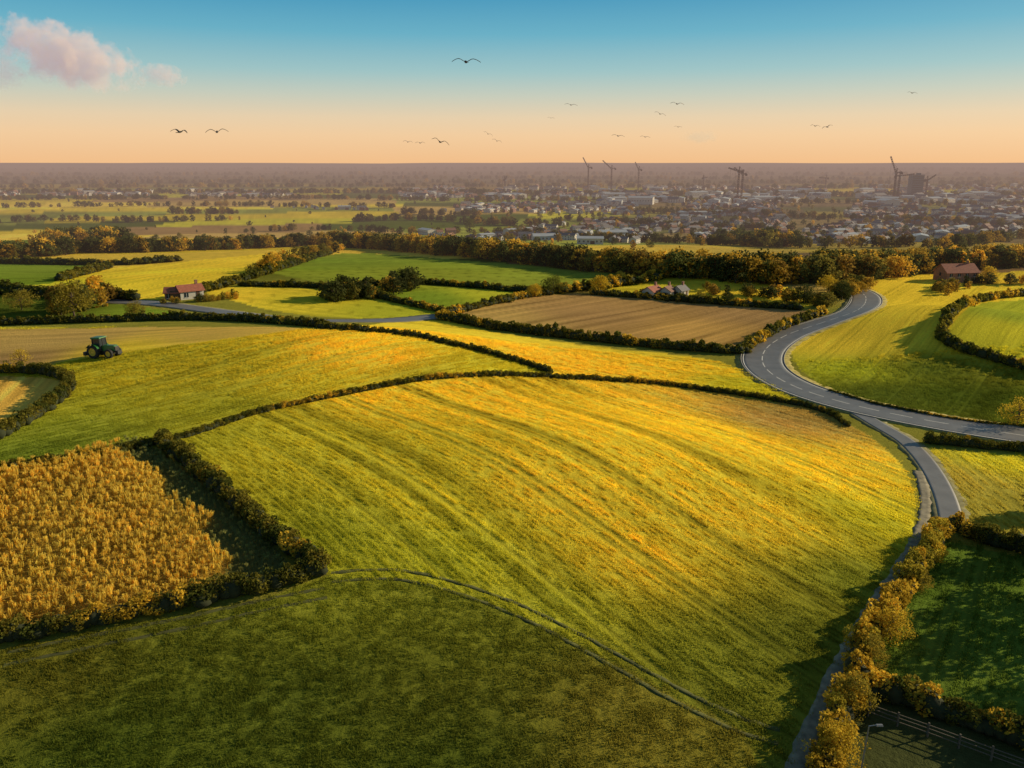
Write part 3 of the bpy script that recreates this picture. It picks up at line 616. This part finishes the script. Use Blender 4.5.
b.box(-.35,0,1.15,1.5,1.4,.35); add('cab_frame',b.mesh('cab_frame',(blk,)),tr_)
b=MB(); b.box(-.37,0,2.02,1.24,1.36,1.38,0,(.93,.93)); add('cab_glass',b.mesh('cab_glass',(glass,)),tr_)
b=MB(); b.box(-.37,0,2.83,1.6,1.6,.2,0,(.9,.9)); bev(add('cab_roof',b.mesh('cab_roof',(tg,)),tr_),.06)
b=MB(); b.tube((.55,-.42,1.6),(.55,-.42,2.7),.06,.06,8); b.tube((.55,-.42,2.7),(.65,-.42,2.82),.05,.05,8); add('exhaust',b.mesh('exhaust',(blk,)),tr_)
b=MB()
for sy in(-1,1):
    for i in range(7):
        a0=math.radians(25+18*i); a1=math.radians(25+18*(i+1)); R=1.08
        b.poly([(-.75+R*math.cos(t),sy*yy_,.95+R*math.sin(t)) for t,yy_ in((a0,.68),(a1,.68),(a1,1.2),(a0,1.2))])
add('fenders',b.mesh('fenders',(tg,)),tr_)
def wheel(nm,x_,y_,R,wd):
    b=MB(); h=wd/2
    b.rev([(R*.6,-h),(R*.88,-h),(R*.97,-h*.75),(R*.97,h*.75),(R*.88,h),(R*.6,h)],0,x_,R,28,0,y_)
    b.rev([(.001,-h*.3),(R*.25,-h*.6),(R*.5,-h*.4),(R*.6,-h*.9),(R*.6,h*.9),(R*.5,h*.4),(R*.25,h*.6),(.001,h*.3)],0,x_,R,20,1,y_)
    for i in range(18):
        t=2*math.pi*i/18; q=(i%2-.5)*wd*.5
        c1_,s_2=math.cos(t),math.sin(t)
        b.tube((x_+R*.95*c1_,y_+q-wd*.22,R+R*.95*s_2),(x_+R*.98*math.cos(t+.12),y_+q+wd*.22,R+R*.98*math.sin(t+.12)),.05*R+.02,.05*R+.02,4)
    add(nm,b.mesh(nm,(rub,rim)),tr_)
wheel('rear_wheel_l',-.75,.95,.95,.55); wheel('rear_wheel_r',-.75,-.95,.95,.55); wheel('front_wheel_l',1.65,.85,.65,.42); wheel('front_wheel_r',1.65,-.85,.65,.42)
b=MB(); b.box(-1.7,0,.75,.9,.16,.14); b.box(-2.05,0,.7,.5,2.4,.5); 
for i in range(6): b.tube((-2.1,-1+.4*i,.5),(-2.3,-1+.4*i,.05),.04,.02,5)
add('cultivator',b.mesh('cultivator',(blk,)),tr_)

# ------------------------------------------------------------------ lamp post, fence
lp=unp([(858,790)])[0]; e=add('lamp_post',None,loc=(lp[0],lp[1],float(H(*lp)))); stl=simple('galvanised_steel',(.3,.3,.3),.45,.1,2,metal=.6)
b=MB(); b.tube((0,0,0),(0,0,1),.1,.09,8); b.tube((0,0,1),(.15,0,5.2),.07,.045,8); add('pole',b.mesh('pole',(stl,)),e)
b=MB(); b.tube((.15,0,5.2),(.75,0,5.3),.04,.035,6); b.box(.85,0,5.28,.5,.2,.1,0,(.8,.7)); add('lantern',b.mesh('lantern',(stl,)),e)
fp=wpath([(868,716),(930,738),(1000,764),(1060,786)],1.8); fe=add('wooden_fence',None); wd_=simple('fence_wood',(.12,.1,.07),.9,.3,4); b=MB(); b2=MB()
for i,(x_,y_) in enumerate(fp):
    z_=float(H(x_,y_)); b.box(x_,y_,z_+.6,.12,.12,1.3)
    if i<len(fp)-1:
        x2,y2=fp[i+1]; z2=float(H(x2,y2))
        for hh in(.45,.8,1.1): b2.tube((x_,y_-.08,z_+hh),(x2,y2-.08,z2+hh),.04,.04,4)
add('posts',b.mesh('posts',(wd_,)),fe); add('rails',b2.mesh('rails',(wd_,)),fe)

# ------------------------------------------------------------------ gulls
def gullmat(nm,c): return simple(nm,c,.8,.2,3,haze=False)
gm1=gullmat('gull_feathers',(.06,.055,.05)); gm2=gullmat('gull_hazed',(.32,.27,.24))  # backlit dark and distance haze put into the gulls' colours
def gull(px,py,wpx,dist,mat,flap=.5,yaw=0,roll=0):
    span=wpx*dist/F
    rx=(px-512)/F; ru=-(py-384)/F; loc=Vector((0,0,CAM_H))+dist*Vector((rx,cp+ru*sp,-sp+ru*cp))
    b=MB()
    prof=[(-.30,.02,.0),(-.22,.05,.0),(-.1,.075,0),(.05,.085,0),(.16,.06,.01),(.22,.045,.025),(.27,.05,.035),(.31,.035,.035),(.34,.012,.03),(.39,.004,.02)]
    n=8; base=len(b.v)
    for y_,r,zz in prof:
        for i in range(n):
            t=2*math.pi*i/n; b.v.append((r*math.cos(t),y_,zz+r*.85*math.sin(t)))
    for q in range(len(prof)-1):
        for i in range(n):
            j=(i+1)%n; b.f.append([base+q*n+i,base+q*n+j,base+(q+1)*n+j,base+(q+1)*n+i]); b.m.append(0)
    b.box(0,-.36,0,.16,.18,.02)
    for sg in(-1,1):
        sec=[(.04,.10,-.13,0),(.16,.12,-.13,.06*flap*2),(.30,.14,-.11,.13*flap*2),(.42,.12,-.10,.15*flap*2),(.56,.06,-.12,.12*flap*2),(.70,-.03,-.15,.06*flap*2),(.80,-.12,-.17,0)]
        base=len(b.v)
        for xx_,yf,yb,zz in sec:
            ym=(yf*.7+yb*.3); b.v+=[(sg*xx_,yf,zz),(sg*xx_,ym,zz+.022),(sg*xx_,yb,zz),(sg*xx_,ym,zz-.014)]
        for q in range(len(sec)-1):
            for i in range(4):
                j=(i+1)%4; b.f.append([base+q*4+i,base+q*4+j,base+(q+1)*4+j,base+(q+1)*4+i][::sg]); b.m.append(0)
    o=add('gull',b.mesh('gull',(mat,),True),loc=loc); k=span/1.6; o.scale=(k,k,k); o.rotation_euler=(.15,roll,yaw)
for a_ in((466,62,29,42,gm1,.55,.2,.0),(180,132,20,60,gm1,.6,-.3,.1),(217,132,22,56,gm1,.65,.3,-.05),(440,142,19,62,gm1,.65,.4,.3),(408,142,10,115,gm2,.6,0,.1),(420,143,10,115,gm2,.5,.3,0),(488,134,10,115,gm2,.6,.2,.4),(497,141,10,115,gm2,.6,0,.3),(571,105,13,100,gm2,.4,0,.1),(551,118,7,150,gm2,.4,0,.1),(618,136,13,100,gm2,.4,0,.1),(645,137,10,120,gm2,.4,0,.1),(660,114,12,110,gm2,.5,0,.3),(677,104,14,95,gm2,.5,0,.1),(678,127,8,140,gm2,.5,0,.1),(815,126,10,110,gm2,.5,0,.1),(827,127,11,110,gm2,.5,0,-.3),(912,93,10,120,gm2,.5,0,.1)):
    gull(*a_)

# ------------------------------------------------------------------ clouds (volumes)
def cloud(px,py,wpx,hpx,dens,seed,tilt=0,dist=2000.,thr=.42):
    rx=(px-512)/F; ru=-(py-384)/F; loc=Vector((0,0,CAM_H))+dist*Vector((rx,cp+ru*sp,-sp+ru*cp))
    m,nt=new_mat('cloud_vapour'); tc_=N(nt,'ShaderNodeTexCoord'); L=N(nt,'ShaderNodeVectorMath',operation='LENGTH'); nt.links.new(tc_.outputs['Object'],L.inputs[0])
    mp=N(nt,'ShaderNodeMapping'); mp.inputs['Location'].default_value=(seed,seed*2,0); mp.inputs['Scale'].default_value=(1.9,1,1.9*hpx/wpx); nt.links.new(tc_.outputs['Object'],mp.inputs[0])
    n_=noise(nt,1.9,8,mp.outputs[0],.66)
    dd=M(nt,'SUBTRACT',M(nt,'ADD',M(nt,'MULTIPLY',n_,2.8),M(nt,'MULTIPLY',L.outputs['Value'],-1.05)),thr)
    dn=M(nt,'MULTIPLY',M(nt,'MULTIPLY',dd,4.,True),dens)
    vs=N(nt,'ShaderNodeVolumeScatter'); vs.inputs['Color'].default_value=(1,.72,.42,1); vs.inputs['Anisotropy'].default_value=-.1; nt.links.new(dn,vs.inputs['Density'])
    em=N(nt,'ShaderNodeEmission'); em.inputs[0].default_value=(1,.48,.20,1); nt.links.new(M(nt,'MULTIPLY',dn,.24),em.inputs[1])  # added warm glow in place of sunlight scattering inside the cloud
    ad=N(nt,'ShaderNodeAddShader'); nt.links.new(vs.outputs[0],ad.inputs[0]); nt.links.new(em.outputs[0],ad.inputs[1])
    out=N(nt,'ShaderNodeOutputMaterial'); nt.links.new(ad.outputs[0],out.inputs['Volume'])
    bpy.ops.mesh.primitive_ico_sphere_add(subdivisions=3,radius=1); o=bpy.context.object; o.name='cloud'; o.data.materials.append(m); o.location=loc
    W=wpx*dist/F/2; o.scale=(W,W*.4,hpx*dist/F/2); o.rotation_euler[1]=math.radians(tilt); return o
cloud(68,58,160,72,.030,3,14,thr=.62); cloud(26,34,60,40,.022,8,30,thr=.58); cloud(163,75,50,24,.026,5,8,thr=.48); cloud(4,72,48,40,.018,11,-20,thr=.5); cloud(700,137,44,14,.014,2,thr=.5)

# ------------------------------------------------------------------ camera, light, sky
cam=bpy.data.cameras.new('camera'); co=add('camera',cam); co.location=(0,0,CAM_H); co.rotation_euler=(math.pi/2-P,0,0); cam.lens=36*F/1024; cam.sensor_width=36; cam.clip_end=80000; cam.clip_start=.5; scene.camera=co
sun=bpy.data.lights.new('sun','SUN'); sun.energy=5; sun.angle=math.radians(.5); sun.color=(1,.83,.55); so=add('sun',sun)
sd=Vector((math.sin(SUN_AZ)*math.cos(SUN_EL),math.cos(SUN_AZ)*math.cos(SUN_EL),math.sin(SUN_EL))); so.rotation_euler=(-sd).to_track_quat('-Z','Y').to_euler(); so.location=(0,0,100)
w=bpy.data.worlds.new('World'); scene.world=w; w.use_nodes=True; nt=w.node_tree; nt.nodes.clear()
sky=N(nt,'ShaderNodeTexSky',sky_type='NISHITA'); sky.sun_disc=False; sky.sun_elevation=SUN_EL; sky.sun_rotation=SUN_AZ; sky.dust_density=2
b1=N(nt,'ShaderNodeBackground'); nt.links.new(sky.outputs[0],b1.inputs[0]); b1.inputs[1].default_value=.08
tc2=N(nt,'ShaderNodeTexCoord'); sx=N(nt,'ShaderNodeSeparateXYZ'); nt.links.new(tc2.outputs['Generated'],sx.inputs[0])
cr=N(nt,'ShaderNodeValToRGB'); nt.links.new(sx.outputs[2],cr.inputs[0]); el=cr.color_ramp.elements
stops=[(0,(.97,.57,.28)),(.03,(.96,.65,.37)),(.05,(.86,.67,.44)),(.075,(.60,.64,.53)),(.10,(.36,.58,.59)),(.14,(.14,.45,.59)),(.185,(.045,.31,.52)),(.35,(.075,.15,.24)),(1,(.05,.085,.14))]
el[0].position=0; el[0].color=(*stops[0][1],1); el[1].position=1; el[1].color=(*stops[-1][1],1)
for p_,c in stops[1:-1]:
    q=el.new(p_); q.color=(*c,1)
b2=N(nt,'ShaderNodeBackground'); nt.links.new(cr.outputs[0],b2.inputs[0]); b2.inputs[1].default_value=1
mx=N(nt,'ShaderNodeMixShader'); mx.inputs[0].default_value=.9; nt.links.new(b1.outputs[0],mx.inputs[1]); nt.links.new(b2.outputs[0],mx.inputs[2])
wo=N(nt,'ShaderNodeOutputWorld'); nt.links.new(mx.outputs[0],wo.inputs[0])
scene.view_settings.view_transform='Standard'; scene.view_settings.look='None'; scene.view_settings.exposure=0
